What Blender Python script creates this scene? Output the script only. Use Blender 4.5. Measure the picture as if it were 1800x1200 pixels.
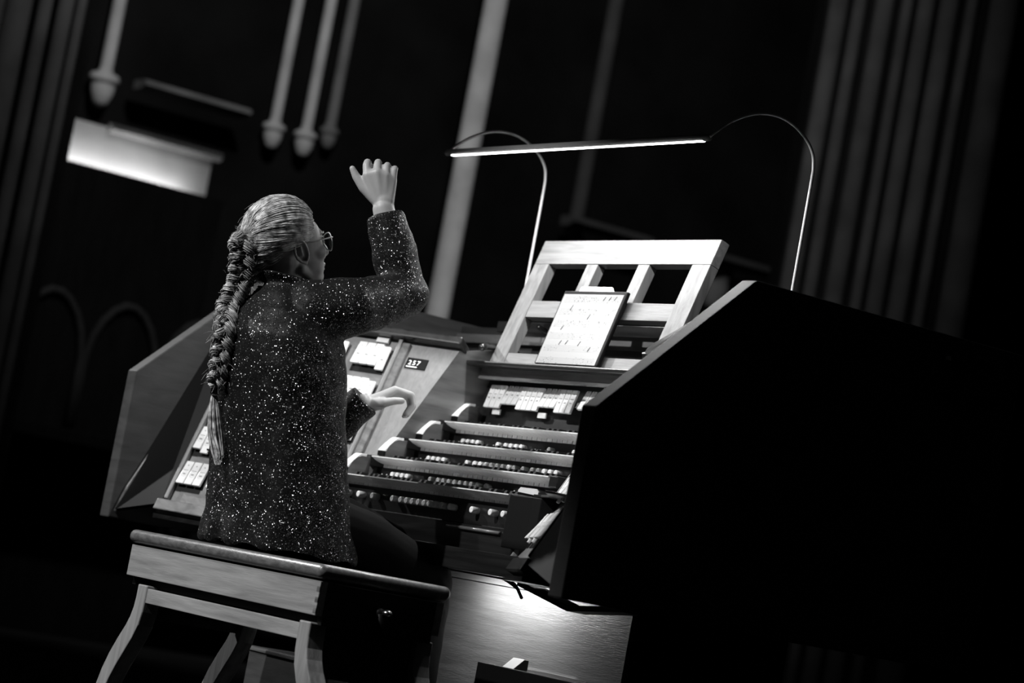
import bpy, bmesh, math, random
from mathutils import Vector, Matrix, noise, Quaternion
random.seed(7)
for o in list(bpy.data.objects): bpy.data.objects.remove(o)
SC = bpy.context.scene
COL = SC.collection
V = Vector
# ------------------------------------------------------------------ camera
CAM = V((6.01494, -3.93246, 0.60)); FPX = 4800.0
RIGHT = V((0.5594, 0.8088, 0.1815)); FWD = V((-0.8285, 0.5523, 0.0923)).normalized()
RIGHT = (RIGHT - FWD * RIGHT.dot(FWD)).normalized(); UP = RIGHT.cross(FWD).normalized()
cd = bpy.data.cameras.new('camera'); cam = bpy.data.objects.new('camera', cd); COL.objects.link(cam)
cam.matrix_world = Matrix(((RIGHT.x, UP.x, -FWD.x, CAM.x), (RIGHT.y, UP.y, -FWD.y, CAM.y), (RIGHT.z, UP.z, -FWD.z, CAM.z), (0, 0, 0, 1)))
cd.sensor_width = 36; cd.lens = FPX / 1800 * 36; cd.clip_end = 200
cd.dof.use_dof = True; cd.dof.focus_distance = 6.85; cd.dof.aperture_fstop = 3.0; cd.dof.aperture_blades = 0
SC.camera = cam
# ------------------------------------------------------------------ world, light, exposure
w = bpy.data.worlds.new('World'); SC.world = w; w.use_nodes = True
w.node_tree.nodes['Background'].inputs[0].default_value = (0.5, 0.5, 0.5, 1)
w.node_tree.nodes['Background'].inputs[1].default_value = 0.004
SC.view_settings.view_transform = 'Standard'; SC.view_settings.look = 'None'
SC.view_settings.gamma = 1; SC.view_settings.use_curve_mapping = False
SC.view_settings.exposure = 0.0

def spot(name, loc, target, power, angle, blend, size):
    l = bpy.data.lights.new(name, 'SPOT'); l.energy = power; l.spot_size = math.radians(angle); l.spot_blend = blend
    l.shadow_soft_size = size
    o = bpy.data.objects.new(name, l); COL.objects.link(o); o.location = loc
    o.rotation_euler = (V(target) - V(loc)).to_track_quat('-Z', 'Y').to_euler(); return o
spot('stage_spotlight', (0.1, -5.4, 4.9), (-0.15, -0.58, 1.08), 1600, 19.5, 0.3, 0.06)
spot('side_spotlight', (-5.2, -2.9, 4.5), (-0.40, -0.35, 0.85), 1000, 17, 0.4, 0.06)
spot('nave_spotlight', (-1.0, 0.6, 6.8), (-7.0, 3.5, 3.2), 1600, 62, 0.8, 0.15)

# ------------------------------------------------------------------ helpers
def ray(p):
    return FWD * FPX + RIGHT * (p[0] - 900) - UP * (p[1] - 600)
def px(p, x=None, y=None, z=None, d=None):
    """photo measurement -> point on a plane of the place"""
    r = ray(p)
    if x is not None: t = (x - CAM.x) / r.x
    elif y is not None: t = (y - CAM.y) / r.y
    elif z is not None: t = (z - CAM.z) / r.z
    else: t = d / FPX
    return CAM + r * t
def wloc(o):
    v = V((0, 0, 0))
    while o: v += o.location; o = o.parent
    return v
class MB:
    def __init__(s): s.v = []; s.f = []; s.sm = []
    def add(s, vs, fs, smooth=False):
        b = len(s.v); s.v += [V(q) for q in vs]
        for f in fs: s.f.append([i + b for i in f]); s.sm.append(smooth)
        return s
    def box(s, c, h, ax=None, bev=0.0):
        """centre, half sizes, axes; with a chamfer"""
        c = V(c); ax = ax or (V((1, 0, 0)), V((0, 1, 0)), V((0, 0, 1)))
        bm = bmesh.new(); bmesh.ops.create_cube(bm, size=2)
        for q in bm.verts: q.co = V((q.co.x * h[0], q.co.y * h[1], q.co.z * h[2]))
        if bev: bmesh.ops.bevel(bm, geom=bm.edges[:] , offset=bev, segments=2, profile=0.6, affect='EDGES')
        bm.verts.index_update()
        s.add([c + ax[0] * q.co.x + ax[1] * q.co.y + ax[2] * q.co.z for q in bm.verts], [[q.index for q in f.verts] for f in bm.faces])
        bm.free(); return s
    def bb(s, lo, hi, bev=0.0):
        lo, hi = V(lo), V(hi); return s.box((lo + hi) / 2, ((hi - lo) / 2), None, bev)
    def prism(s, prof, fn, bev=0.0, smooth=False):
        """closed 2D profile; fn(u,v,k) -> 3D with k=0/1 for both ends"""
        n = len(prof); a = [fn(u, v, 0) for u, v in prof]; b = [fn(u, v, 1) for u, v in prof]
        fs = [[i, (i + 1) % n, n + (i + 1) % n, n + i] for i in range(n)] + [list(range(n - 1, -1, -1)), list(range(n, 2 * n))]
        if bev:
            bm = bmesh.new(); vv = [bm.verts.new(q) for q in a + b]
            for f in fs: bm.faces.new([vv[i] for i in f])
            bmesh.ops.recalc_face_normals(bm, faces=bm.faces)
            ed = [e for e in bm.edges if len(e.link_faces) == 2 and e.calc_face_angle() > 0.5]
            bmesh.ops.bevel(bm, geom=ed, offset=bev, segments=2, profile=0.6, affect='EDGES'); bm.verts.index_update()
            s.add([q.co.copy() for q in bm.verts], [[q.index for q in f.verts] for f in bm.faces]); bm.free()
        else: s.add(a + b, fs, smooth)
        return s
    def tube(s, pts, r, n=8, cap=True, flat=None):
        pts = [V(p) for p in pts]; m = len(pts)
        rr = r if isinstance(r, (list, tuple)) else [r] * m
        t0 = (pts[1] - pts[0]).normalized(); up = V((0, 0, 1)) if abs(t0.z) < .9 else V((1, 0, 0))
        nx = t0.cross(up).normalized(); vs = []
        for i, p in enumerate(pts):
            t = (pts[min(i + 1, m - 1)] - pts[max(i - 1, 0)]).normalized()
            nx = (nx - t * nx.dot(t)); nx = nx.normalized() if nx.length > 1e-6 else t.orthogonal().normalized()
            ny = t.cross(nx)
            for k in range(n):
                a = 2 * math.pi * k / n; vs.append(p + (nx * math.cos(a) + ny * math.sin(a)) * rr[i])
        fs = [[i * n + k, i * n + (k + 1) % n, (i + 1) * n + (k + 1) % n, (i + 1) * n + k] for i in range(m - 1) for k in range(n)]
        if cap: fs += [list(range(n - 1, -1, -1)), [(m - 1) * n + k for k in range(n)]]
        return s.add(vs, fs, True)
    def lathe(s, c, prof, n=24, axis=V((0, 0, 1))):
        c = V(c); nx = axis.orthogonal().normalized(); ny = axis.cross(nx); m = len(prof); vs = []
        for r, z in prof:
            for k in range(n):
                a = 2 * math.pi * k / n; vs.append(c + axis * z + (nx * math.cos(a) + ny * math.sin(a)) * r)
        fs = [[i * n + k, i * n + (k + 1) % n, (i + 1) * n + (k + 1) % n, (i + 1) * n + k] for i in range(m - 1) for k in range(n)]
        fs += [list(range(n - 1, -1, -1)), [(m - 1) * n + k for k in range(n)]]
        return s.add(vs, fs, True)
    def ell(s, c, r, rot=None, n=16):
        c = V(c); R = rot or Matrix.Identity(3); vs = []; fs = []
        m = n
        for i in range(1, m):
            th = math.pi * i / m
            for k in range(2 * n):
                a = math.pi * k / n
                vs.append(c + R @ V((r[0] * math.sin(th) * math.cos(a), r[1] * math.sin(th) * math.sin(a), r[2] * math.cos(th))))
        N = 2 * n; b = len(vs); vs += [c + R @ V((0, 0, r[2])), c + R @ V((0, 0, -r[2]))]
        fs = [[i * N + k, (i + 1) * N + k, (i + 1) * N + (k + 1) % N, i * N + (k + 1) % N] for i in range(m - 2) for k in range(N)]
        fs += [[b, k, (k + 1) % N] for k in range(N)] + [[b + 1, (m - 2) * N + (k + 1) % N, (m - 2) * N + k] for k in range(N)]
        return s.add(vs, fs, True)
    def cap(s, a, b, ra, rb, n=14, flat=1.0, fdir=None):
        """tapered capsule"""
        a, b = V(a), V(b); d = b - a; L = d.length; t = d.normalized(); pts = []; rr = []
        for i in range(6):
            th = math.pi / 2 * i / 6; pts.append(a - t * ra * math.cos(th)); rr.append(max(ra * math.sin(th), 1e-4))
        for i in range(5):
            q = i / 4; pts.append(a.lerp(b, q)); rr.append(ra + (rb - ra) * q)
        for i in range(1, 7):
            th = math.pi / 2 * i / 6; pts.append(b + t * rb * math.sin(th)); rr.append(max(rb * math.cos(th), 1e-4))
        n0 = len(s.v); s.tube(pts, rr, n)
        if fdir is not None and flat != 1.0:
            fd = V(fdir).normalized()
            for i in range(n0, len(s.v)):
                q = s.v[i]; k = max(0, min(1, (q - a).dot(t) / max(L, 1e-6))); o = a.lerp(b, k)
                e = q - o; s.v[i] = q - fd * e.dot(fd) * (1 - flat)
        return s
    def chain(s, pts, n=14, flat=1.0, fdir=None):
        for (p, r), (q, r2) in zip(pts, pts[1:]): s.cap(p, q, r, r2, n, flat, fdir)
        return s
    def mesh(s, name, off=V((0, 0, 0))):
        me = bpy.data.meshes.new(name); me.from_pydata([q - off for q in s.v], [], s.f)
        me.polygons.foreach_set('use_smooth', s.sm)
        bm = bmesh.new(); bm.from_mesh(me); bmesh.ops.recalc_face_normals(bm, faces=bm.faces); bm.to_mesh(me); bm.free()
        return me
    def build(s, name, mat, parent=None, loc=None):
        off = V(loc) if loc is not None else (wloc(parent) if parent else V((0, 0, 0)))
        me = s.mesh(name, off); me.materials.append(mat)
        o = bpy.data.objects.new(name, me); COL.objects.link(o)
        if loc is not None: o.location = V(loc) - (wloc(parent) if parent else V((0, 0, 0)))
        if parent: o.parent = parent
        return o
def inst(name, me, parent, mat4):
    o = bpy.data.objects.new(name, me); COL.objects.link(o); o.parent = parent
    m = mat4.copy(); m.translation = m.translation - wloc(parent); o.matrix_local = m; return o
def empty(name, loc):
    o = bpy.data.objects.new(name, None); COL.objects.link(o); o.location = loc; o.empty_display_size = .1; return o
def tag(o, label=None, cat=None, group=None, kind=None):
    for k, q in (('label', label), ('category', cat), ('group', group), ('kind', kind)):
        if q: o[k] = q
    return o
def remeshed(mb, voxel, iters=4, fac=0.5):
    me = mb.mesh('tmp'); o = bpy.data.objects.new('tmp', me); COL.objects.link(o)
    r = o.modifiers.new('r', 'REMESH'); r.mode = 'VOXEL'; r.voxel_size = voxel
    if iters: sm = o.modifiers.new('s', 'SMOOTH'); sm.factor = fac; sm.iterations = iters
    dg = bpy.context.evaluated_depsgraph_get(); dg.update()
    out = bpy.data.meshes.new_from_object(o.evaluated_get(dg)); bpy.data.objects.remove(o)
    out.polygons.foreach_set('use_smooth', [True] * len(out.polygons)); return out
def link_mesh(name, me, mat, parent):
    off = wloc(parent)
    for q in me.vertices: q.co = q.co - off
    me.materials.clear(); me.materials.append(mat)
    o = bpy.data.objects.new(name, me); COL.objects.link(o); o.parent = parent; return o

def cat(pts, n):
    out = []; P = [pts[0]] + pts + [pts[-1]]
    for i in range(1, len(P) - 2):
        for j in range(n):
            t = j / n; a, b, c, d = P[i - 1], P[i], P[i + 1], P[i + 2]
            out.append(.5 * ((2 * b) + (c - a) * t + (2 * a - 5 * b + 4 * c - d) * t * t + (3 * b - a - 3 * c + d) * t ** 3))
    return out + [pts[-1]]
# ------------------------------------------------------------------ materials
def mat(name, g, rough=0.5, metal=0.0, coat=0.0, spec=0.5, emit=0.0):
    m = bpy.data.materials.new(name); m.use_nodes = True; b = m.node_tree.nodes['Principled BSDF']
    b.inputs['Base Color'].default_value = (g, g, g, 1); b.inputs['Roughness'].default_value = rough
    b.inputs['Metallic'].default_value = metal; b.inputs['Coat Weight'].default_value = coat
    b.inputs['Coat Roughness'].default_value = .15; b.inputs['Specular IOR Level'].default_value = spec
    if emit:
        b.inputs['Emission Color'].default_value = (1, 1, 1, 1); b.inputs['Emission Strength'].default_value = emit
    return m
def N(m, t, **k):
    n = m.node_tree.nodes.new(t)
    for a, q in k.items(): setattr(n, a, q)
    return n
def L(m, a, b): m.node_tree.links.new(a, b)
def ramp(m, fac, stops):
    r = N(m, 'ShaderNodeValToRGB'); e = r.color_ramp.elements
    for i, (p, g) in enumerate(stops):
        q = e[i] if i < 2 else e.new(p)
        q.position = p; q.color = (g, g, g, 1)
    L(m, fac, r.inputs[0]); return r.outputs[0]
def mth(m, op, a, b=None):
    n = N(m, 'ShaderNodeMath', operation=op)
    for i, q in enumerate((a, b)):
        if q is None: continue
        if isinstance(q, (int, float)): n.inputs[i].default_value = q
        else: L(m, q, n.inputs[i])
    return n.outputs[0]
def wood(name, lo, hi, stretch=(3, 60, 60), rough=.45, coat=0.0, bump=.15, spec=.5, rot=(0, 0, 0)):
    m = mat(name, hi, rough, 0, coat, spec); b = m.node_tree.nodes['Principled BSDF']
    tc = N(m, 'ShaderNodeTexCoord'); mp = N(m, 'ShaderNodeMapping'); mp.inputs['Scale'].default_value = stretch
    mp.inputs['Rotation'].default_value = rot
    L(m, tc.outputs['Object'], mp.inputs[0])
    a = N(m, 'ShaderNodeTexNoise'); a.inputs['Scale'].default_value = 1; a.inputs['Detail'].default_value = 6; a.inputs['Distortion'].default_value = .6
    L(m, mp.outputs[0], a.inputs['Vector'])
    c = ramp(m, a.outputs[0], [(.3, lo), (.7, hi)]); L(m, c, b.inputs['Base Color'])
    f = N(m, 'ShaderNodeTexNoise'); f.inputs['Scale'].default_value = 6; f.inputs['Detail'].default_value = 3; L(m, mp.outputs[0], f.inputs['Vector'])
    bp = N(m, 'ShaderNodeBump'); bp.inputs['Strength'].default_value = bump; bp.inputs['Distance'].default_value = .002
    L(m, f.outputs[0], bp.inputs['Height']); L(m, bp.outputs[0], b.inputs['Normal'])
    return m
def stone(name, lo, hi, scale=3, rough=.9):
    m = mat(name, hi, rough, spec=.06); b = m.node_tree.nodes['Principled BSDF']
    tc = N(m, 'ShaderNodeTexCoord'); a = N(m, 'ShaderNodeTexNoise'); a.inputs['Scale'].default_value = scale; a.inputs['Detail'].default_value = 7
    L(m, tc.outputs['Object'], a.inputs['Vector']); L(m, ramp(m, a.outputs[0], [(.3, lo), (.72, hi)]), b.inputs['Base Color'])
    bp = N(m, 'ShaderNodeBump'); bp.inputs['Strength'].default_value = .3; bp.inputs['Distance'].default_value = .02
    L(m, a.outputs[0], bp.inputs['Height']); L(m, bp.outputs[0], b.inputs['Normal']); return m
M_case = wood('dark_case_wood', .032, .056, (8, 8, 40), .5, bump=.1)
M_black = mat('black_lacquer', .0035, .5, spec=.12)
M_dark = wood('dark_polished_wood', .005, .017, (4, 60, 60), .28, coat=.25, bump=.03)
M_slip = wood('walnut_wood', .05, .17, (5, 45, 45), .38, coat=.2, bump=.05)
M_wall = wood('cheek_wall_walnut', .045, .14, (40, 5, 30), .4, coat=.1, bump=.05, rot=(.35, 0, 0))
M_oak = wood('pale_oak', .10, .18, (5, 70, 70), .55, bump=.2)
M_oakv = wood('pale_oak_upright', .10, .18, (70, 70, 5), .55, bump=.2)
M_bench = wood('bench_oak', .17, .30, (4, 50, 55), .5, bump=.25)
M_benchv = wood('bench_oak_upright', .17, .30, (50, 50, 4), .5, bump=.25)
M_lid = wood('bench_lid_wood', .07, .16, (40, 90, 90), .33, coat=.3, bump=.3)
M_light = wood('sycamore_panel', .16, .21, (90, 90, 8), .5, bump=.1)
M_jamb = wood('jamb_walnut', .13, .2, (8, 60, 60), .5, bump=.1)
M_key = wood('key_maple', .70, .80, (60, 6, 60), .35, bump=.02)
M_sharp = mat('ebony', .004, .6, spec=.15)
M_ivory = mat('ivory_plastic', .78, .3)
M_knee = wood('kneeboard_oak_veneer', .16, .24, (5, 80, 80), .34, bump=.5, coat=.0)
M_chrome = mat('brushed_steel', .55, .25, 1)
M_tube = mat('lamp_tube_metal', .45, .4)
M_arm = mat('satin_lamp_arm', .8, .3)
M_led = mat('led_strip', .8, .5, emit=9)
M_skin = mat('skin', .42, .5); M_skin.node_tree.nodes['Principled BSDF'].inputs['Subsurface Weight'].default_value = .05
M_skin.node_tree.nodes['Principled BSDF'].inputs['Subsurface Radius'].default_value = (.01, .01, .01)
M_jeans = mat('dark_denim', .003, .8, spec=.1)
M_shoe = mat('black_leather', .01, .4)
M_wallst = stone('gloom_dark_stone', .0015, .005, 2)  # wall gloom put into the tone, as the nave spotlight also falls there
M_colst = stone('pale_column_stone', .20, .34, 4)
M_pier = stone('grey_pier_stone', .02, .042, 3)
M_arch = wood('stall_arch_wood', .006, .012, (20, 20, 4), .8, spec=.1)
M_stall = wood('black_stall_wood', .0012, .0025, (20, 20, 4), .8, spec=.04)
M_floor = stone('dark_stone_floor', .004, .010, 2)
M_glass = mat('lens_glass', .9, .02); M_glass.node_tree.nodes['Principled BSDF'].inputs['Transmission Weight'].default_value = 1.0
M_glass.node_tree.nodes['Principled BSDF'].inputs['IOR'].default_value = 1.1
M_digit = mat('lit_digits', .8, .5, emit=1.0)

def hair_mat():
    m = mat('blond_hair', .36, .42, spec=.6); b = m.node_tree.nodes['Principled BSDF']
    tc = N(m, 'ShaderNodeTexCoord'); a = N(m, 'ShaderNodeTexNoise'); a.inputs['Scale'].default_value = 55
    L(m, tc.outputs['Object'], a.inputs['Vector']); L(m, ramp(m, a.outputs[0], [(.34, .12), (.66, .66)]), b.inputs['Base Color']); return m
M_hair = hair_mat(); M_scalp = mat('hair_under_layer', .16, .6)

def sequin():
    m = mat('sequin_knit', .006, .6, spec=.2); nt = m.node_tree; b = nt.nodes['Principled BSDF']; out = nt.nodes['Material Output']
    tc = N(m, 'ShaderNodeTexCoord'); vo = N(m, 'ShaderNodeTexVoronoi'); vo.inputs['Scale'].default_value = 370
    L(m, tc.outputs['Object'], vo.inputs['Vector'])
    sub = N(m, 'ShaderNodeVectorMath', operation='SUBTRACT'); L(m, vo.outputs['Color'], sub.inputs[0]); sub.inputs[1].default_value = (.5, .5, .5)
    sc = N(m, 'ShaderNodeVectorMath', operation='SCALE'); sc.inputs['Scale'].default_value = 2.0; L(m, sub.outputs[0], sc.inputs[0])
    g = N(m, 'ShaderNodeNewGeometry'); ad = N(m, 'ShaderNodeVectorMath', operation='ADD'); L(m, g.outputs['Normal'], ad.inputs[0]); L(m, sc.outputs[0], ad.inputs[1])
    nm = N(m, 'ShaderNodeVectorMath', operation='NORMALIZE'); L(m, ad.outputs[0], nm.inputs[0])
    gl = N(m, 'ShaderNodeBsdfGlossy'); gl.inputs['Roughness'].default_value = .3; gl.inputs['Color'].default_value = (.16, .16, .16, 1); L(m, nm.outputs[0], gl.inputs['Normal'])
    disc = mth(m, 'LESS_THAN', vo.outputs['Distance'], .42)
    big = N(m, 'ShaderNodeSeparateColor'); L(m, vo.outputs['Color'], big.inputs[0])
    pick = mth(m, 'GREATER_THAN', big.outputs[2], .2)
    mx = N(m, 'ShaderNodeMixShader'); L(m, mth(m, 'MULTIPLY', disc, pick), mx.inputs[0]); L(m, b.outputs[0], mx.inputs[1]); L(m, gl.outputs[0], mx.inputs[2])
    L(m, mx.outputs[0], out.inputs[0]); return m
M_seq = sequin()

def tab_mat():
    m = mat('stop_tab_ivory', .8, .35); b = m.node_tree.nodes['Principled BSDF']
    tc = N(m, 'ShaderNodeTexCoord'); sp = N(m, 'ShaderNodeSeparateXYZ'); L(m, tc.outputs['Object'], sp.inputs[0])
    x, z = sp.outputs[0], sp.outputs[2]
    def disc(cx, cz, r):
        dx = mth(m, 'POWER', mth(m, 'SUBTRACT', x, cx), 2.0); dz = mth(m, 'POWER', mth(m, 'SUBTRACT', z, cz), 2.0)
        return mth(m, 'SQRT', mth(m, 'ADD', dx, dz)), r
    d, r = disc(.0, .063, .0022); dot = mth(m, 'LESS_THAN', d, r)
    d, r = disc(.0, .033, .0085); ring = mth(m, 'LESS_THAN', mth(m, 'ABSOLUTE', mth(m, 'SUBTRACT', d, r)), .0009)
    bar = mth(m, 'MULTIPLY', mth(m, 'LESS_THAN', mth(m, 'ABSOLUTE', x), .008), mth(m, 'LESS_THAN', mth(m, 'ABSOLUTE', mth(m, 'SUBTRACT', z, .046)), .0012))
    bar2 = mth(m, 'MULTIPLY', mth(m, 'LESS_THAN', mth(m, 'ABSOLUTE', x), .005), mth(m, 'LESS_THAN', mth(m, 'ABSOLUTE', mth(m, 'SUBTRACT', z, .033)), .003))
    s = mth(m, 'MAXIMUM', mth(m, 'MAXIMUM', dot, bar), mth(m, 'MAXIMUM', mth(m, 'MULTIPLY', ring, .5), bar2))
    L(m, ramp(m, s, [(0, .8), (1, .28)]), b.inputs['Base Color']); return m
M_tab = tab_mat()
def score_mat():
    m = mat('score_screen', .8, .25, emit=0); b = m.node_tree.nodes['Principled BSDF']
    tc = N(m, 'ShaderNodeTexCoord'); sp = N(m, 'ShaderNodeSeparateXYZ'); L(m, tc.outputs['Object'], sp.inputs[0]); x, z = sp.outputs[0], sp.outputs[2]
    sysd = mth(m, 'FRACT', mth(m, 'MULTIPLY', z, 28.0)); staff = mth(m, 'LESS_THAN', sysd, .55)
    line = mth(m, 'LESS_THAN', mth(m, 'FRACT', mth(m, 'MULTIPLY', z, 28.0 * 9)), .3)
    n = N(m, 'ShaderNodeTexNoise'); n.inputs['Scale'].default_value = 230; L(m, tc.outputs['Object'], n.inputs['Vector'])
    notes = mth(m, 'GREATER_THAN', n.outputs[0], .62)
    n2 = N(m, 'ShaderNodeTexNoise'); n2.inputs['Scale'].default_value = 28; L(m, tc.outputs['Object'], n2.inputs['Vector'])
    ins = mth(m, 'MULTIPLY', mth(m, 'LESS_THAN', mth(m, 'ABSOLUTE', x), .128), staff)
    s = mth(m, 'MULTIPLY', ins, mth(m, 'MAXIMUM', mth(m, 'MULTIPLY', line, .4), mth(m, 'MULTIPLY', notes, mth(m, 'GREATER_THAN', n2.outputs[0], .48))))
    c = ramp(m, s, [(0, .17), (1, .03)]); L(m, c, b.inputs['Base Color']); L(m, c, b.inputs['Emission Color']); b.inputs['Emission Strength'].default_value = .6
    return m
M_score = score_mat()

# ================================================================== the church
fl = MB().bb((-9, -9, -.1), (9, 13, 0)).build('floor', M_floor); tag(fl, 'dark stone church floor', kind='structure')
XW = -7.6
wb = MB().bb((XW - .4, -6, 0), (XW, 13, 11)).build('wall_left', M_wallst); tag(wb, 'gloomy dark stone church wall', kind='structure')
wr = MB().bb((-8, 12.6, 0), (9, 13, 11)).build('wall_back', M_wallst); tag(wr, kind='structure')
def shaft(pmid, wpx, x, ptop_z, pbot, name, label, mt, grp, corb=None):
    b = px(pbot, x=x); sc = (b - CAM).dot(FWD) / FPX; r = wpx * sc / 2
    if not corb: b = V((b.x, b.y, 0))
    root = empty(name, (b.x, b.y, b.z)); tag(root, label, 'column', grp)
    MB().lathe((b.x, b.y, b.z), [(r * 1.28, 0), (r * 1.3, r * .3), (r * 1.1, r * .55), (r, r * .8), (r, ptop_z - b.z)], 28).build('shaft', mt, root)
    if corb:
        R = corb * sc / 2
        MB().lathe((b.x, b.y, b.z), [(R * .25, -R * 2.5), (R * .62, -R * 2.2), (R * .86, -R * 1.5), (R * .93, -R * .95), (R * .93, -R * .7), (R * 1.12, -R * .66), (R * 1.16, -R * .32), (R * 1.02, -R * .05), (R * .8, 0)], 28).build('corbel', mt, root)
    return root
G = 'slender wall shafts'
shaft(None, 23, -7.5, 6.5, (185, 130), 'stone_column', 'pale slender stone shaft standing on a round bowl corbel above the lit ledge', M_colst, G, 47)
shaft(None, 19, -7.5, 6.5, (483, 218), 'stone_column', 'pale slender shaft of the close pair, nearer to the lit ledge', M_colst, G, 36)
shaft(None, 19, -7.5, 6.5, (538, 232), 'stone_column', 'brightest slender shaft of the close pair, beside a dimmer third shaft', M_colst, G, 36)
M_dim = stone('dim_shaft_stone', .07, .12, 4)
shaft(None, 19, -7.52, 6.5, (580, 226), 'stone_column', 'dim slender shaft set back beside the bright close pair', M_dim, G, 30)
shaft(None, 40, -6.9, 6.5, (752, 640), 'stone_column', 'tall thick pale round shaft rising behind the raised hand and lamp', M_colst, 'thick round shafts', None)
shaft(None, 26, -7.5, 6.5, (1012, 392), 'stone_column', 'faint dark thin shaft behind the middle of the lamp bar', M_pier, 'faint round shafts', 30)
# ledges and mouldings on the wall
def ledge(p0, p1, x, h, d, name, label, mt=M_pier):
    a, b = px(p0, x=x), px(p1, x=x); z = (a.z + b.z) / 2
    o = MB().prism([(0, 0), (d * .6, 0), (d, h * .4), (d, h * .75), (d * .8, h), (0, h)], lambda u, v, k: V((x + u, (a.y, b.y)[k], z - h / 2 + v))).build(name, mt)
    tag(o, label, kind='structure'); return o
ledge((235, 150), (420, 200), -7.45, .05, .15, 'trim_1', 'moulded stone string course', M_dim)
ledge((190, 222), (384, 280), -7.0, .045, .05, 'trim_2', 'lower stone string course above the lit wall strip')
ledge((985, 388), (1125, 425), -7.45, .06, .15, 'trim_3', 'stone string course behind the music desk')
ledge((1230, 450), (1345, 480), -7.45, .06, .15, 'trim_4', 'stone string course above the side panel')
# lit strip of wall above the dark choir stall, lamp behind the stall
a, b = px((100, 280), x=-6.6), px((388, 350), x=-6.6); zt = px((256, 316), x=-6.6).z
st = empty('choir_stall', (-6.7, (a.y + b.y) / 2, 0)); tag(st, 'black wooden choir stall with blind arches under the lit wall strip', 'stall')
MB().bb((-6.72, a.y - 1.0, 0), (-6.62, b.y + .03, zt)).build('back_board', M_stall, st)
MB().bb((-6.75, a.y - 1.0, .95), (-6.1, b.y + 1.1, 1.02), .01).build('desk_shelf', M_stall, st)
for i in range(7):
    yy = a.y - .7 + i * .42
    q = MB(); R = .2
    pts = [V((-6.6, yy - R, 1.05)), V((-6.6, yy - R, 1.35))] + [V((-6.6, yy - R + .22 * (1 - math.cos(t)) , 1.35 + .36 * math.sin(t))) for t in [.2, .5, .8, 1.1, 1.35]]
    pts += [V((-6.6, 2 * yy - p.y, p.z)) for p in reversed(pts)]
    q.tube(pts, .022, 6); q.build('blind_arch', M_arch, st)
ws = MB().bb((-7.6, a.y - .3, 1.0), (-7.02, b.y + .12, zt + .275)).build('wall_recess', stone('lit_plaster', .07, .10, 3)); ws.name = 'wall_recess'; tag(ws, 'plastered wall strip lit from below', kind='structure')
ul = empty('wall_uplight', (-6.965, (a.y + b.y) / 2, zt - .07)); tag(ul, 'strip uplight hidden behind the dark choir stall', 'lamp')
MB().bb((-6.99, a.y + .1, zt - .08), (-6.94, b.y - .02, zt - .04), .005).build('housing', M_black, ul)
la = bpy.data.lights.new('wall_uplight_glow', 'AREA'); la.shape = 'RECTANGLE'; la.size = .03; la.size_y = (b.y - a.y) - .12; la.energy = 17
lo = bpy.data.objects.new('glow', la); COL.objects.link(lo); lo.parent = ul; lo.location = V((0, .03, .035)); zz_ = -V((-.3, 0, .95)).normalized(); yy_ = V((0, 1, 0)); xx_ = yy_.cross(zz_); lo.rotation_euler = Matrix((xx_, yy_, zz_)).transposed().to_euler()
# piers
def pier(pb, x, wpx, label, ribs, name='stone_pier', mt=M_pier, extra=0):
    b = px(pb, x=x); sc = (b - CAM).dot(FWD) / FPX; W = wpx * sc
    side = V((RIGHT.x, RIGHT.y, 0)).normalized(); out = V((-FWD.x, -FWD.y, 0)).normalized(); out = -out if out.dot(CAM - b) < 0 else out
    root = empty(name, (b.x, b.y, 0)); tag(root, label, 'pier')
    c = V((b.x, b.y, 0)); H = 9
    MB().box(c + V((0, 0, H / 2)) - out * (W * .32 + .02), (W / 2, W * .3, H / 2), (side, out, V((0, 0, 1)))).build('core', M_wallst if mt is M_pier else mt, root)
    for (f, r) in ribs:
        MB().lathe(c + side * (f - .5) * W, [(r * W * 1.3, .3), (r * W, .42), (r * W, H)], 24).build('rib_shaft', mt, root)
    return root
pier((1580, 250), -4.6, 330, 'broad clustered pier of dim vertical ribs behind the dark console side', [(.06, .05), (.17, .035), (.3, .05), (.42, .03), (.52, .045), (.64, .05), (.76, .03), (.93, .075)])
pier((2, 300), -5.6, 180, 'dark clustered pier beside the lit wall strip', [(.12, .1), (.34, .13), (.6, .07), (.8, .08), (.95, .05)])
c_ = px((1258, 500), x=-7.53)
kb = MB().lathe(c_, [(.02, -.16), (.06, -.13), (.085, -.02), (.075, .03), (.095, .05), (.1, .1), (.06, .12)], 20).build('stone_corbel', M_dim); tag(kb, 'small round stone corbel beside the music desk edge', 'corbel')

# ================================================================== organ console
XC = .025
con = empty('organ_console', (XC, .1, 0)); tag(con, 'four-manual pipe organ console with dark case, white stop tabs and slatted music desk', 'organ console')
prof = [(-.46, .62), (-.46, 1.045), (-.08, 1.41), (.78, 1.41), (.78, .62)]
for s in (-1, 1):
    x0 = XC + s * 1.1; x1 = XC + s * 1.155
    sp = MB().prism(prof, lambda u, v, k: V(((x0, x1)[k], u, v)), bev=.004).build('side_panel', M_case, con)
    if s > 0: MB().lathe(V((x1, .53, 1.35)), [(.012, 0), (.012, .006), (.009, .012), (.003, .014)], 16, V((1, 0, 0))).build('lock', M_chrome, sp)
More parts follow.
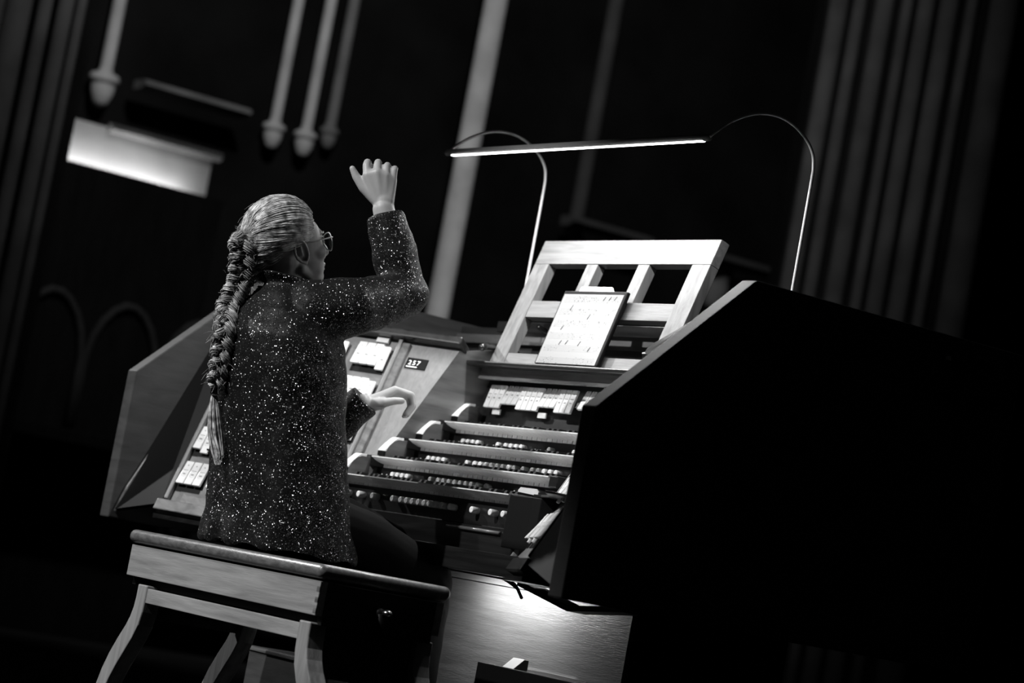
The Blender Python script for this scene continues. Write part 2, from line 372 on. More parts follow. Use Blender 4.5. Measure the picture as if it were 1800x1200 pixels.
# rear structure
rear = MB().bb((XC - 1.1, .6, .62), (XC + 1.1, .64, 1.346)).build('rear_panel', M_case, con)
MB().bb((XC - 1.1, .585, 1.346), (XC + 1.1, .64, 1.373), .002).build('rear_rail', M_jamb, con)
MB().bb((XC - 1.1, .6, 1.373), (XC + 1.1, .66, 1.397), .002).build('top_rail', M_case, con)
MB().bb((XC - 1.1, .66, 1.36), (XC + 1.1, .78, 1.39)).build('rear_cover', M_case, con)
MB().bb((XC - .45, .36, 1.19), (XC + .45, .6, 1.2)).build('desk_well_board', M_dark, con)
# lower body
MB().bb((XC - .675, .115, 0), (XC + .68, .6, .645)).build('lower_case', M_black, con)
kn = MB().bb((XC - .67, .10, 0), (XC + .679, .115, .645)).build('kneeboard', M_knee, con)
MB().bb((XC - .67, .097, .628), (XC + .679, .10, .63)).build('panel_joint', M_black, kn)
tb = MB().bb((.39, -.11, .08), (.98, .099, .434), .003).build('toe_piston_board', M_black, con)
a_ = px((905, 1160), y=-.09)
MB().prism([(-.022, 0), (.02, 0), (.02, .026), (.006, .026)], lambda u, v, k: V((a_.x + (-.024, .024)[k], -.085 + u, .4345 + v)), bev=.001).build('toe_block', M_ivory, tb)
pa, pb_ = px((440, 1133), y=-.22), px((548, 1153), y=-.22)
pd = MB().bb((pa.x, -.22, .0), (pb_.x + .1, .09, pa.z), .004).build('pedal_side_case', M_case, con)
MB().bb((pa.x, -.225, pa.z - .012), (pb_.x + .1, -.22, pa.z - .004)).build('case_edge', M_slip, pd)
# floor of case over kneeboard
MB().bb((XC - 1.1, -.1, .705), (XC + 1.1, .6, .72)).build('keybed_floor', M_dark, con)
MB().bb((XC - .5, -.16, .648), (XC + .62, -.06, .703), .004).build('bottom_rail', M_dark, con)
MB().bb((XC - .46, -.118, .70), (XC + .47, -.06, .765)).build('lower_fascia', M_dark, con)
MB().tube([V((.16, -.122, .754)), V((.40, -.122, .754))], .005, 8).build('fascia_nosing', M_slip, con)
# ------------------------------------------------ manuals
MAN = [(-.150, .852), (-.042, .916), (.066, .983), (.170, 1.053)]
KW = .0236; KX0 = -.40; NK = 36
kprof = [(0, 0), (0, -.0028), (.005, -.0055), (.012, -.0095), (.022, -.013), (.032, -.0158), (.042, -.0172), (.042, -.026), (.135, -.026), (.135, 0)]
hw = KW / 2 - .0006
knm = MB()
hw = KW / 2 - .00025
knm.prism(kprof[:7] + [(.135, -.0172), (.135, 0)], lambda u, v, k: V(((-hw, hw)[k], u, v)))
knm.prism([(.0425, -.0172), (.0425, -.026), (.134, -.026), (.134, -.0172)], lambda u, v, k: V(((-hw + .0011, hw - .0011)[k], u, v))); knme = knm.mesh('natural_key'); knme.materials.append(M_key)
shm = MB().prism([(0, 0), (.006, .012), (.085, .012), (.085, 0)], lambda u, v, k: V(((-.0055, .0055)[k], u, v)), bev=.001); shme = shm.mesh('sharp_key'); shme.materials.append(M_sharp)
pst = MB().lathe((0, 0, 0), [(.0072, .0), (.0078, -.0)] , 14) if False else MB()
pst.lathe((0, 0, 0), [(.0078, 0), (.0078, .016), (.0072, .0175), (.004, .0168)], 16, V((0, -1, 0))); pstme = pst.mesh('piston'); pstme.materials.append(M_ivory)
dotm = MB().lathe((0, 0, 0), [(.0022, 0), (.0022, .002), (.001, .003)], 8, V((0, -1, 0))); dotme = dotm.mesh('stud'); dotme.materials.append(M_ivory)
T = Matrix.Translation
pis_sets = {1: ([-.325, -.300, -.275, -.25, -.131, -.093, -.066, -.039, -.012, .015, .042, .069, .096, .138], [-.455 + .03, -.40, -.375, -.165, .20, .25]),
            2: ([-.33, -.305, -.28, -.253, -.136, -.098, -.071, -.044, -.017, .01, .037, .064, .091, .133, .175, .202, .229, .256, .283], [-.39, -.365, -.17]),
            3: ([-.335, -.31, -.285, -.26, -.16, -.122, -.097, -.072, -.047, .085, .2, .23], [-.40, -.375, -.2, .0, .025, .05])}
for k, (yk, zk) in enumerate(MAN):
    man = MB().bb((KX0 - .04, yk + .06, zk - .034), (KX0 + NK * KW + .04, yk + .14, zk - .0265)).build('manual', M_dark, con)
    for i in range(NK):
        inst('natural_key', knme, man, T((KX0 + (i + .5) * KW, yk, zk)))
        if i % 7 in (0, 1, 3, 4, 5) and i < NK - 1: inst('sharp_key', shme, man, T((KX0 + (i + 1) * KW, yk + .05, zk)))
    for s in (-1, 1):
        xa = KX0 - .005 if s < 0 else KX0 + NK * KW + .005; xb = xa + s * .036
        lo_, hi_ = min(xa, xb), max(xa, xb)
        MB().bb((lo_, yk, zk - .028), (hi_, yk + .13, zk + .002), .003).build('end_block', M_dark, man)
        if s < 0:
            cp = [(.045, .002), (.045, .02), (.052, .034), (.066, .05), (.08, .058), (.112, .0605), (.112, .002)]
            ch = MB().prism(cp, lambda u, v, q: V(((lo_ + .003, hi_ - .001)[q], yk + u, zk + v)), bev=.0015).build('cheek', M_wall if s < 0 else M_black, man)
            wp = [(.038, .020), (.055, .041), (.074, .0605), (.080, .0640), (.096, .0650), (.096, .0575), (.08, .0570), (.066, .0495), (.052, .0335), (.0455, .0195)]
            MB().prism(wp, lambda u, v, q: V(((lo_ + .002, hi_)[q], yk + u, zk + v)), bev=.001).build('cheek_cap', M_ivory if s < 0 else M_black, ch)
            MB().bb((lo_ + .003, yk + .039, zk + .006), (hi_ - .001, yk + .046, zk + .022), .001).build('cheek_foot', M_black, ch)
    if k > 0:
        yr = yk + .0445; zb = MAN[k - 1][1] - .02
        rl = MB().bb((KX0 - .04, yr, zb), (KX0 + NK * KW + .04, yr + .012, zk - .0265)).build('piston_rail', M_dark, con)
        for xx in pis_sets[k][0]: inst('piston', pstme, rl, T((xx, yr, MAN[k - 1][1] + .0205)))
        for xx in pis_sets[k][1]: inst('stud', dotme, rl, T((xx, yr, MAN[k - 1][1] + .019)))
        if k == 1:
            q = MB().prism([(-.045, 0), (.045, 0), (.045, .010), (.036, .0175), (-.036, .0175), (-.045, .010)], lambda u, v, e: V((.315 + u, yr - (.004, .0)[e], MAN[0][1] + .0135 + v)), bev=.0006)
            q.build('name_plate', M_ivory, rl)
# piston board below the first manual
fb = MB().bb((-.43, -.11, .765), (.48, -.09, .828), .003).build('piston_rail', M_dark, con)
for xx in (-.359, -.285, -.213, -.111, -.07, -.041, -.013, .017, .045, .07, .097, .127, .168, .271, .356, .412):
    o = inst('piston', pstme, fb, T((xx, -.11, .802)) @ Matrix.Diagonal((1.1, 1.3, 1.1, 1)))
MB().bb((KX0 - .06, -.105, .828), (KX0 + NK * KW + .04, -.06, .826 + .004)).build('key_rail', M_dark, con)
# shelf from the first manual out to the right-hand stop jamb
for s in (1, -1):
    e = [(.455, -.15), (.56, -.152), (.60, -.155), (.63, -.12), (.63, .05), (.455, .05)]
    e2 = [(.56, -.1525), (.60, -.158), (.70, -.2), (.86, -.33), (.88, -.31), (.88, .05), (.56, .05)]
    MB().prism(e2, lambda u, v, k: V((u if s > 0 else 2 * XC - u, v, (.853, .859)[k])), bev=.001).build('side_shelf', M_dark, con)
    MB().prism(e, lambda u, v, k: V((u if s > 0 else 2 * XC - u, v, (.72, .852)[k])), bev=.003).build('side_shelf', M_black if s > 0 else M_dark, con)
# ------------------------------------------------ inner cheek walls
for s in (-1, 1):
    x0 = -.43 if s < 0 else 2 * XC + .43; x1 = x0 + s * .02
    wp = [(.0, .72), (.0, .90), (.02, .942), (.1, 1.085), (.196, 1.256), (.33, 1.285), (.40, 1.285), (.40, .72)]
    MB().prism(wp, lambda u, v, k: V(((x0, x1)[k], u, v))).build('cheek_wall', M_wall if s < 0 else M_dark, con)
# upper stop rail and fascia under the desk
MB().prism([(.305, 1.06), (.325, 1.06), (.352, 1.2), (.332, 1.2)], lambda u, v, k: V((XC + (-.452, .452)[k], u, v))).build('nameboard', M_dark, con)
ur = MB().prism([(.296, 1.134), (.302, 1.134), (.318, 1.196), (.312, 1.196)], lambda u, v, k: V((XC + (-.45, .45)[k], u, v))).build('stop_rail', M_dark, con)
tabm = MB().prism([(-.012, 0), (-.009, -.0025), (.0, -.0035), (.0, 0)] if False else [(-.0125, 0), (.0125, 0), (.0125, .078), (-.0125, .078)], lambda u, v, k: V((u, (0, -.008)[k], v)), bev=.0022)
tabme = tabm.mesh('stop_tab'); tabme.materials.append(M_tab)
TP = .0265
def rx(a): return Matrix.Rotation(a, 4, 'X')
xs = [-.385 + i * TP for i in range(32)]
low = {3, 4, 5, 8, 9, 12, 13, 18, 19, 24}
for i, x in enumerate(xs):
    if i in (16, 25): continue
    dn = (i % 7) in (0, 1, 2, 6)
    inst('stop_tab', tabme, ur, T((x, .292, 1.126 - (.012 if dn else 0))) @ rx(-.25 if dn else -.42) @ Matrix.Diagonal((.97, 1, .88, 1)))
for x in (-.345, -.12, .12, .3):
    MB().bb((x - .019, .2965, 1.098), (x + .019, .3015, 1.113), .001).build('engraved_plate', M_ivory, ur)
MB().prism([(.262, 1.192), (.285, 1.192), (.300, 1.232), (.272, 1.232)], lambda u, v, k: V((XC + (-.44, .44)[k], u, v)), bev=.002).build('desk_fascia', M_slip, con)
MB().bb((XC - .46, .225, 1.224), (XC + .46, .36, 1.237), .004).build('desk_ledge', M_dark, con)
# ------------------------------------------------ stop jambs
P0 = V((-.43, .02, .942)); al = math.radians(30); tt = math.atan(.56 * math.cos(al))
JN = V((math.sin(al) * math.cos(tt), -math.cos(al) * math.cos(tt), math.sin(tt)))
JG = V((-math.sin(al) * math.sin(tt), math.cos(al) * math.sin(tt), math.cos(tt))); JA = V((math.cos(al), math.sin(al), 0))
def mirv(p): return V((2 * XC - p.x, p.y, p.z))
def jamb(s):
    f = (lambda p: p) if s < 0 else mirv
    J = lambda u, v, w=0: f(P0 + JA * u + JG * v + JN * w)
    def slab(u0, u1, v0, v1, w0, w1, bev=.002):
        return MB().prism([(u0, v0), (u1, v0), (u1, v1), (u0, v1)], lambda u, v, k: J(u, v, (w0, w1)[k]), bev=bev)
    jb = slab(-.60, -.10, -.29, .36, -.03, 0).build('stop_jamb', M_jamb, con)
    # pale panel beside the keys, with the numeric display
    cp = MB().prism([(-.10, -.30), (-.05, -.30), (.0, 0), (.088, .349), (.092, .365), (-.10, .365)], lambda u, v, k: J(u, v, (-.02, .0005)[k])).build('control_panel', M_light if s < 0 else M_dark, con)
    if s < 0:
        dp = slab(-.057, .009, .268, .303, 0, .0035, .0008).build('display', M_black, cp)
        cu = bpy.data.curves.new('digits', 'FONT'); cu.body = '257'; cu.size = .021; cu.extrude = .0002; cu.space_character = 1.3
        to = bpy.data.objects.new('digits', cu); COL.objects.link(to); dg = bpy.context.evaluated_depsgraph_get(); dg.update()
        me = bpy.data.meshes.new_from_object(to.evaluated_get(dg)); bpy.data.objects.remove(to); me.materials.append(M_digit)
        R = Matrix((JA, JG, JN)).transposed().to_4x4(); inst('digits', me, dp, T(J(-.050, .2795, .0040)) @ R)
        slab(-.052, -.018, .2715, .2745, .0035, .0042, 0).build('display_line', M_digit, dp)
    slab(-.102, -.089, -.29, .36, 0, .016, .004).build('jamb_rail', M_light, jb)
    slab(-.089, -.064, -.29, .345, -.01, .011, .003).build('jamb_rail', M_slip, jb)
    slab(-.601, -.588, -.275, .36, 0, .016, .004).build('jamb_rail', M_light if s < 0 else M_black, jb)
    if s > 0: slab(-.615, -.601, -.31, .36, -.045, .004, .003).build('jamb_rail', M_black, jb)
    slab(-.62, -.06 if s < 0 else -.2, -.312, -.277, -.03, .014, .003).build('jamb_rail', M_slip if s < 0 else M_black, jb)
    slab(-.66, .10, .352, .376, -.03, .034, .005).build('jamb_moulding', M_dark, jb)
    R = Matrix((f(JA) - f(V((0, 0, 0))), f(-JN) - f(V((0, 0, 0))), f(JG) - f(V((0, 0, 0))))).transposed().to_4x4()
    if s > 0:
        X = -(mirv(JA) - mirv(V((0, 0, 0)))); R = Matrix((X, mirv(-JN) - mirv(V((0, 0, 0))), mirv(JG) - mirv(V((0, 0, 0))))).transposed().to_4x4()
    groups = [[-.210 + i * .0275 for i in range(4)], [-.348 + i * .0275 for i in range(4)], [-.4725 + i * .0275 for i in range(4)], [-.573 + i * .0275 for i in range(3)]]
    for r in range(5):
        vt = .328 - r * .1185
        for gi, gr in enumerate(groups):
            sl = slab(gr[0] - .012, gr[-1] + .012, vt - .094, vt - .02, 0, .0012, 0).build('tab_slot', M_black, jb)
            for ti, u in enumerate(gr):
                dn = (ti == len(gr) - 1) if gi < 3 else (ti == 1 and r % 2 == 1)
                dv = -.010 if dn else 0
                m = T(J(u, vt - .076 + dv, .010 if not dn else .006)) @ R @ rx(-.10 if not dn else .02)
                inst('stop_tab', tabme, jb, m)
        if r < 4 and r % 2 == 1 or r == 4:
            slab(-.565, -.45, vt - .128, vt - .094 + .0, 0, .003, .0006).build('label_strip', M_oak, jb)
    slab(-.174, -.135, .335, .352, .001, .012, .002).build('label_plate', M_ivory, jb)
    # filler board between jamb and side panel
    A, B = J(-.60, -.29), J(-.60, .36); px_ = XC - 1.099
    Cc, D = f(V((px_, -.44, .64))), f(V((px_, -.20, 1.22)))
    n = (B - A).cross(Cc - A).normalized() * .012 * (1 if s < 0 else -1)
    MB().add([A, B, D, Cc, A + n, B + n, D + n, Cc + n], [[0, 1, 2, 3], [4, 7, 6, 5], [0, 4, 5, 1], [1, 5, 6, 2], [2, 6, 7, 3], [3, 7, 4, 0]]).build('filler_board', M_black, con)
    e = [f(V((px_ + .008, -.445, .64))), f(V((px_ + .008, -.42, .716))), f(V((px_ + .008, -.325, .916))), f(V((px_ + .008, -.235, 1.13)))]
    MB().tube(e, .006, 8).build('edge_bead', M_slip, con)
    # apron below the jamb, back to the keybed
    A, B = J(-.62, -.32), J(-.06, -.32)
    MB().add([A, B, V((B.x, .0, B.z)), V((A.x, .0, A.z)), A - V((0, 0, .012)), B - V((0, 0, .012)), V((B.x, .0, B.z - .012)), V((A.x, .0, A.z - .012))],
             [[0, 1, 2, 3], [7, 6, 5, 4], [0, 4, 5, 1], [1, 5, 6, 2], [2, 6, 7, 3], [3, 7, 4, 0]]).build('jamb_floor', M_dark, con)
jamb(-1); jamb(1)
# mouldings along the top of the cheek walls
for s in (-1, 1):
    f = (lambda p: p) if s < 0 else mirv
    MB().tube([f(V((-.35, .215, 1.272))), f(V((-.40, .26, 1.285))), f(V((-.44, .34, 1.292))), f(V((-.44, .40, 1.285)))], .010, 8).build('wall_moulding', M_dark, con)
# ------------------------------------------------ music desk
Q0 = V((0, .285, 1.237)); DU = V((0, .115, .38)).normalized(); DN = V((1, 0, 0)).cross(DU)
desk = MB()
def dslab(u0, u1, w0, w1, t0=0, t1=-.03, bev=.0015): return MB().prism([(u0, w0), (u1, w0), (u1, w1), (u0, w1)], lambda u, v, k: Q0 + V((u, 0, 0)) + DU * v + DN * (t0, t1)[k], bev=bev)
if DN.y > 0: DN = -DN
DX0, DX1 = -.41, .40
dk = dslab(DX0, DX1, .325, .40, -.0, -.03).build('music_desk', M_oak, con)
dslab(DX0, -.340, 0, .3245, 0, -.03).build('stile', M_oakv, dk)
dslab(.322, DX1, 0, .3245, 0, -.03).build('stile', M_oakv, dk)
dslab(-.3395, .3215, .155, .207, -.002, -.03).build('rail', M_oak, dk)
dslab(-.3395, .3215, 0, .04, -.002, -.03).build('rail', M_oak, dk)
dslab(-.155, -.104, .2075, .3245, -.002, -.03).build('muntin', M_oakv, dk)
dslab(.083, .133, .2075, .3245, -.002, -.03).build('muntin', M_oakv, dk)
for x in (-.30, .29):
    MB().tube([Q0 + V((x, 0, 0)) + DU * .14 + DN * -.03, V((x, .55, 1.30))], .008, 8).build('strut', M_dark, dk)
# ------------------------------------------------ tablet
tabc = Q0 + V((-.005, 0, 0)) + DN * .022
tl = empty('tablet', tabc); tag(tl, 'black-rimmed tablet showing a handwritten-marked music score on the desk', 'tablet')
TU = (DU + V((0, -.03, 0))).normalized(); TN = V((1, 0, 0)).cross(TU); TN = -TN if TN.y > 0 else TN
TT = lambda u, v, w: tabc + V((u, 0, 0)) + TU * v + TN * w
MB().prism([(-.15, .001), (.143, .001), (.143, .225), (-.15, .225)], lambda u, v, k: TT(u, v, (-.012, .0)[k]), bev=.004).build('body', M_black, tl)
scr = MB().prism([(-.143, .003), (.133, .003), (.133, .214), (-.143, .214)], lambda u, v, k: TT(u, v, (0, .0008)[k]) )
sme = scr.mesh('screen', TT(-.005, .003, 0)); sme.materials.append(M_score)
R = Matrix(((1, 0, 0), (0, 1, 0), (0, 0, 1))).to_4x4()
so = bpy.data.objects.new('screen', sme); COL.objects.link(so); so.parent = tl; so.location = TT(-.005, .003, 0) - tabc
for (u, v, l) in ((.05, .195, .012), (.075, .196, .012), (.1, .197, .012), (-.085, .165, .016), (.012, .138, .016), (-.09, .105, .014), (-.07, .06, .013), (-.04, .061, .013), (.02, .058, .014), (.075, .042, .014)):
    a, b = TT(u, v, .0012), TT(u + .006, v + l, .0012)
    MB().tube([a, b], .0008, 5).build('pencil_mark', M_shoe, tl)
MB().prism([(-.09, .2255), (.07, .2255), (.055, .240), (-.085, .240)], lambda u, v, k: TT(u, v, (-.011, -.004)[k]), bev=.002).build('case_flap', M_ivory, tl)
# ------------------------------------------------ console lamp
lp = empty('console_lamp', (XC, .49, 1.41)); tag(lp, 'slim LED bar lamp on two curved thin arms over the music desk', 'lamp')
LA, LB = V((-.585, .13, 1.818)), V((.628, .13, 1.818))
bar = MB().tube([LA, LA.lerp(LB, .5), LB], .0095, 14).build('light_bar', M_tube, lp)
MB().bb((LA.x + .03, .1255, 1.8074), (LB.x - .02, .1345, 1.8105)).build('led_strip', M_led, lp)
for x, e in ((-.6, LA), (.612, LB)):
    pts = [V((x, .49, 1.397)), V((x, .49, 1.6)), V((x, .49, 1.79)), V((x, .488, 1.83)), V((x, .478, 1.862)), V((x, .45, 1.892)), V((x, .40, 1.918)), V((x, .34, 1.928)), V((x, .27, 1.915)), V((x, .20, 1.877)), V((e.x, .13, 1.820))]
    MB().tube(cat(pts, 5), .0042, 8).build('arm', M_arm, lp)
    MB().lathe(V((x, .49, 1.392)), [(.016, 0), (.016, .008), (.007, .014)], 14).build('arm_socket', M_chrome, lp)
MB().bb((-.66, .455, 1.36), (.70, .525, 1.3925), .003).build('mounting_rail', M_dark, lp)
ll = bpy.data.lights.new('led_light', 'AREA'); ll.shape = 'RECTANGLE'; ll.size = 1.16; ll.size_y = .014; ll.energy = 17
lo = bpy.data.objects.new('led_light', ll); COL.objects.link(lo); lo.parent = lp; lo.location = V((.022, .13, 1.806)) - lp.location; lo.rotation_euler = V((0, .12, -1)).to_track_quat('-Z', 'X').to_euler()
lo.rotation_euler = (math.radians(16), 0, 0)
# ------------------------------------------------ pedal lamp under the keybed
pl = empty('pedal_lamp', (.30, -.02, .645)); tag(pl, 'black hinged lamp shade under the keyboards lighting the kneeboard', 'lamp')
a, b, c = px((926, 1027), y=-.02), px((1013, 1072), y=-.02), px((1113, 1074), y=-.02)
for q, r in ((a, b), (b, c)):
    d = (r - q).normalized(); nn = d.cross(V((0, 1, 0))).normalized()
    nn = nn if nn.z > 0 else -nn
    MB().box((q + r) / 2 , ((r - q).length / 2, .03, .007), (d, V((0, 1, 0)), nn), .002).build('shade_leaf', M_black, pl)
MB().bb((.10, -.01, .662), (.46, .03, .70), .003).build('lamp_housing', M_black, pl)
MB().bb((.12, -.005, .658), (.44, .025, .6625)).build('tube', mat('pedal_tube', .8, .5, emit=2.5), pl)
la = bpy.data.lights.new('pedal_light', 'AREA'); la.shape = 'RECTANGLE'; la.size = .34; la.size_y = .03; la.energy = 2.5
lo = bpy.data.objects.new('pedal_light', la); COL.objects.link(lo); lo.parent = pl; lo.location = V((.26, .01, .655)) - pl.location; lo.rotation_euler = (math.radians(35), 0, 0)
hk = MB(); h = [px(p, y=-.06) for p in ((880, 1014), (893, 1020), (903, 1027), (910, 1035), (917, 1051))]
hk.tube(h, [.004, .006, .006, .004, .004], 8); hk.build('lever', M_black, con)

# ================================================================== bench
BX0, BX1, BY0, BY1 = -.412, .568, -.70, -.355
bn = empty('organ_bench', ((BX0 + BX1) / 2, (BY0 + BY1) / 2, 0)); tag(bn, 'pale oak organ bench with dark rounded lid and curved splayed legs', 'bench')
bm = MB()
def rl(u, v, k): return V((u, (BY0 - .012, BY1 + .012)[k], v))
# lid with half-round nosing all around
lid = bpy.data.meshes.new('lid'); b_ = bmesh.new(); bmesh.ops.create_cube(b_, size=1)
for q in b_.verts: q.co = V((q.co.x * (BX1 - BX0 + .02), q.co.y * (BY1 - BY0 + .024), q.co.z * .034))
bmesh.ops.bevel(b_, geom=b_.edges[:], offset=.0155, segments=5, profile=.5, affect='EDGES'); b_.to_mesh(lid); b_.free()
lid.polygons.foreach_set('use_smooth', [len(p.vertices) > 0 for p in lid.polygons]); lid.materials.append(M_lid)
lo = bpy.data.objects.new('lid', lid); COL.objects.link(lo); lo.parent = bn; lo.location = V(((BX0 + BX1) / 2, (BY0 + BY1) / 2, .583)) - bn.location
for y0, y1 in ((BY0, BY0 + .02), (BY1 - .02, BY1)):
    MB().bb((BX0, y0, .481), (BX1, y1, .5605), .0012).build('apron', M_bench, bn)
for x0, x1 in ((BX0 + .001, BX0 + .02), (BX1 - .02, BX1 + .001)):
    ea = MB().bb((x0, BY0 + .0205, .46), (x1, BY1 - .0205, .5605), .001).build('end_apron', M_dark, bn)  # darker wood than the oak apron: the unlit end is put into its colour
for zz in (.492, .517, .542):
    MB().bb((BX1 - .012, BY0 - .0006, zz - .006), (BX1 + .0003, BY0 + .004, zz + .006)).build('dovetail', M_slip, bn)
MB().bb((BX0 + .03, BY0 + .03, .4605), (BX1 - .03, BY1 - .03, .566)).build('inner_box', M_black, bn)
MB().bb((BX0 + .11, BY0 + .15, .40), (BX0 + .13, BY1 - .15, .46)).build('lift_column', M_black, bn)
MB().bb((BX1 - .13, BY0 + .15, .40), (BX1 - .11, BY1 - .15, .46)).build('lift_column', M_black, bn)
LX0, LX1 = BX0 + .075, BX1 - .02
for y0, y1 in ((BY0 + .004, BY0 + .026), (BY1 - .026, BY1 - .004)):
    MB().bb((LX0 + .05, y0, .420), (LX1 - .04, y1, .457), .0015).build('stretcher', M_bench, bn)
MB().bb((LX0 + .01, BY0 + .05, .38), (LX0 + .03, BY1 - .05, .45)).build('end_stretcher', M_dark, bn)
MB().bb((LX1 - .03, BY0 + .05, .34), (LX1 - .01, BY1 - .05, .46)).build('end_stretcher', M_dark, bn)
def leg(xo, s, y0, y1):
    # centre-line x offset (outwards) and half width by height
    st = [(.464, 0.0, .026), (.43, .0, .026), (.40, .003, .027), (.37, .012, .029), (.34, .030, .030), (.30, .062, .031), (.26, .092, .030), (.22, .116, .028), (.18, .134, .025), (.14, .146, .022), (.10, .152, .020), (.05, .157, .020), (0, .165, .022)]
    L_, R_ = [], []
    for i, (z, o, w) in enumerate(st):
        z0, o0, _ = st[max(i - 1, 0)]; z1, o1, _ = st[min(i + 1, len(st) - 1)]
        t = V((o1 - o0, z1 - z0)).normalized(); n = V((-t.y, t.x))
        L_.append((xo + s * (o + n.x * w), z + n.y * w * .8)); R_.append((xo + s * (o - n.x * w), z - n.y * w * .8))
    L_[0] = (L_[0][0], .464); R_[0] = (R_[0][0], .464); L_[-1] = (L_[-1][0], 0); R_[-1] = (R_[-1][0], 0)
    m = MB(); n = len(st); vs = []
    for (a, b) in zip(L_, R_):
        vs += [V((a[0], y0, a[1])), V((b[0], y0, b[1])), V((b[0], y1, b[1])), V((a[0], y1, a[1]))]
    fs = [[i * 4 + k, i * 4 + (k + 1) % 4, i * 4 + 4 + (k + 1) % 4, i * 4 + 4 + k] for i in range(n - 1) for k in range(4)] + [[0, 1, 2, 3], [n * 4 - 1, n * 4 - 2, n * 4 - 3, n * 4 - 4]]
    m.add(vs, fs); o = m.build('leg', M_benchv, bn)
    bv = o.modifiers.new('b', 'BEVEL'); bv.width = .003; bv.segments = 2; bv.limit_method = 'ANGLE'; return o
for y0, y1 in ((BY0 + .001, BY0 + .046), (BY1 - .046, BY1 - .001)):
    leg(LX0 + .026, -1, y0, y1); leg(LX1 - .02, 1, y0, y1)
# height crank on the end apron
ck = empty('tmp', (0, 0, 0)); bpy.data.objects.remove(ck)
a = px((668, 1078), x=BX1 + .015); b = px((681, 1078), x=BX1 + .03); c = px((669, 1128), x=BX1 + .012)
cr = MB().tube([V((BX1, a.y, a.z)), V((BX1 + .02, a.y, a.z))], .012, 12).build('crank', M_black, bn)
MB().tube([a, c], [.010, .006], 10).build('crank_arm', M_black, cr)
MB().ell(b, (.012, .012, .008)).build('crank_knob', M_chrome, cr)

# ================================================================== the organist
PX_ = .02
per = empty('person', (PX_, -.52, .60)); tag(per, 'person in a sparkling dark sequin jacket seated at the organ, right hand raised', 'person')
HC = V((.02, -.652, 1.362)); PITCH = math.radians(20); YAW = math.radians(4)
HR = Matrix.Rotation(YAW, 3, 'Z') @ Matrix.Rotation(PITCH, 3, 'X')
H = lambda x, y, z: HC + HR @ V((x, y, z))
S_R, S_L = V((.175, -.60, 1.205)), V((-.135, -.60, 1.205))
E_R = px((712, 518), x=.135); W_R = px((674, 368), d=(E_R - CAM).dot(FWD) + .02)
E_L = px((556, 775), x=-.19); W_L = px((636, 709), x=-.12)
K_R, K_L = V((.12, -.125, .605)), V((-.09, -.10, .665))
A_R, A_L = V((.12, -.10, .15)), V((-.11, -.06, .18))
def head_parts(mb):
    mb.ell(H(0, -.012, .035), (.071, .090, .080), HR)
    mb.ell(H(0, .028, .005), (.064, .066, .078), HR)
    mb.ell(H(0, .032, -.030), (.061, .062, .066), HR)
    mb.ell(H(0, .040, -.058), (.052, .052, .050), HR)
    mb.ell(H(0, .052, -.082), (.038, .040, .028), HR)
    mb.ell(H(0, .074, -.094), (.020, .017, .016), HR)
    for s in (-1, 1):
        mb.ell(H(s * .036, .055, -.022), (.027, .031, .026), HR)
        mb.cap(H(s * .050, .0, -.055), H(s * .022, .066, -.090), .014, .013)
    mb.ell(H(0, .070, .026), (.048, .022, .016), HR)
    mb.chain([(H(0, .084, .018), .009), (H(0, .106, -.018), .011), (H(0, .107, -.026), .012)])
    mb.ell(H(0, .087, -.055), (.024, .014, .008), HR); mb.ell(H(0, .085, -.067), (.021, .013, .008), HR)
    for s in (-1, 1):                                                  # ears
        c = H(s * .074, -.012, -.012)
        ring = [H(s * (.074 + .010 * abs(math.cos(t / 2 - .3))), -.014 + .017 * math.cos(t) - .006 * math.sin(t), -.008 + .029 * math.sin(t)) for t in [k * math.pi / 9 for k in range(-3, 15)]]
        mb.tube(ring, .0042, 8); mb.ell(H(s * .073, -.008, -.008), (.006, .015, .024), HR, 10); mb.ell(H(s * .075, -.001, -.036), (.005, .007, .009), HR, 8)
        mb.chain([(H(s * .08, -.016, .008), .003), (H(s * .081, -.012, -.018), .003)], 8)
    mb.chain([(H(0, -.02, -.04), .055), (V((PX_, -.645, 1.26)), .050), (V((PX_, -.63, 1.2)), .062)], 18)
WS = (W_R - CAM).dot(FWD)
def HP(x, y, df=0): return px((x, y), d=WS) + FWD * df
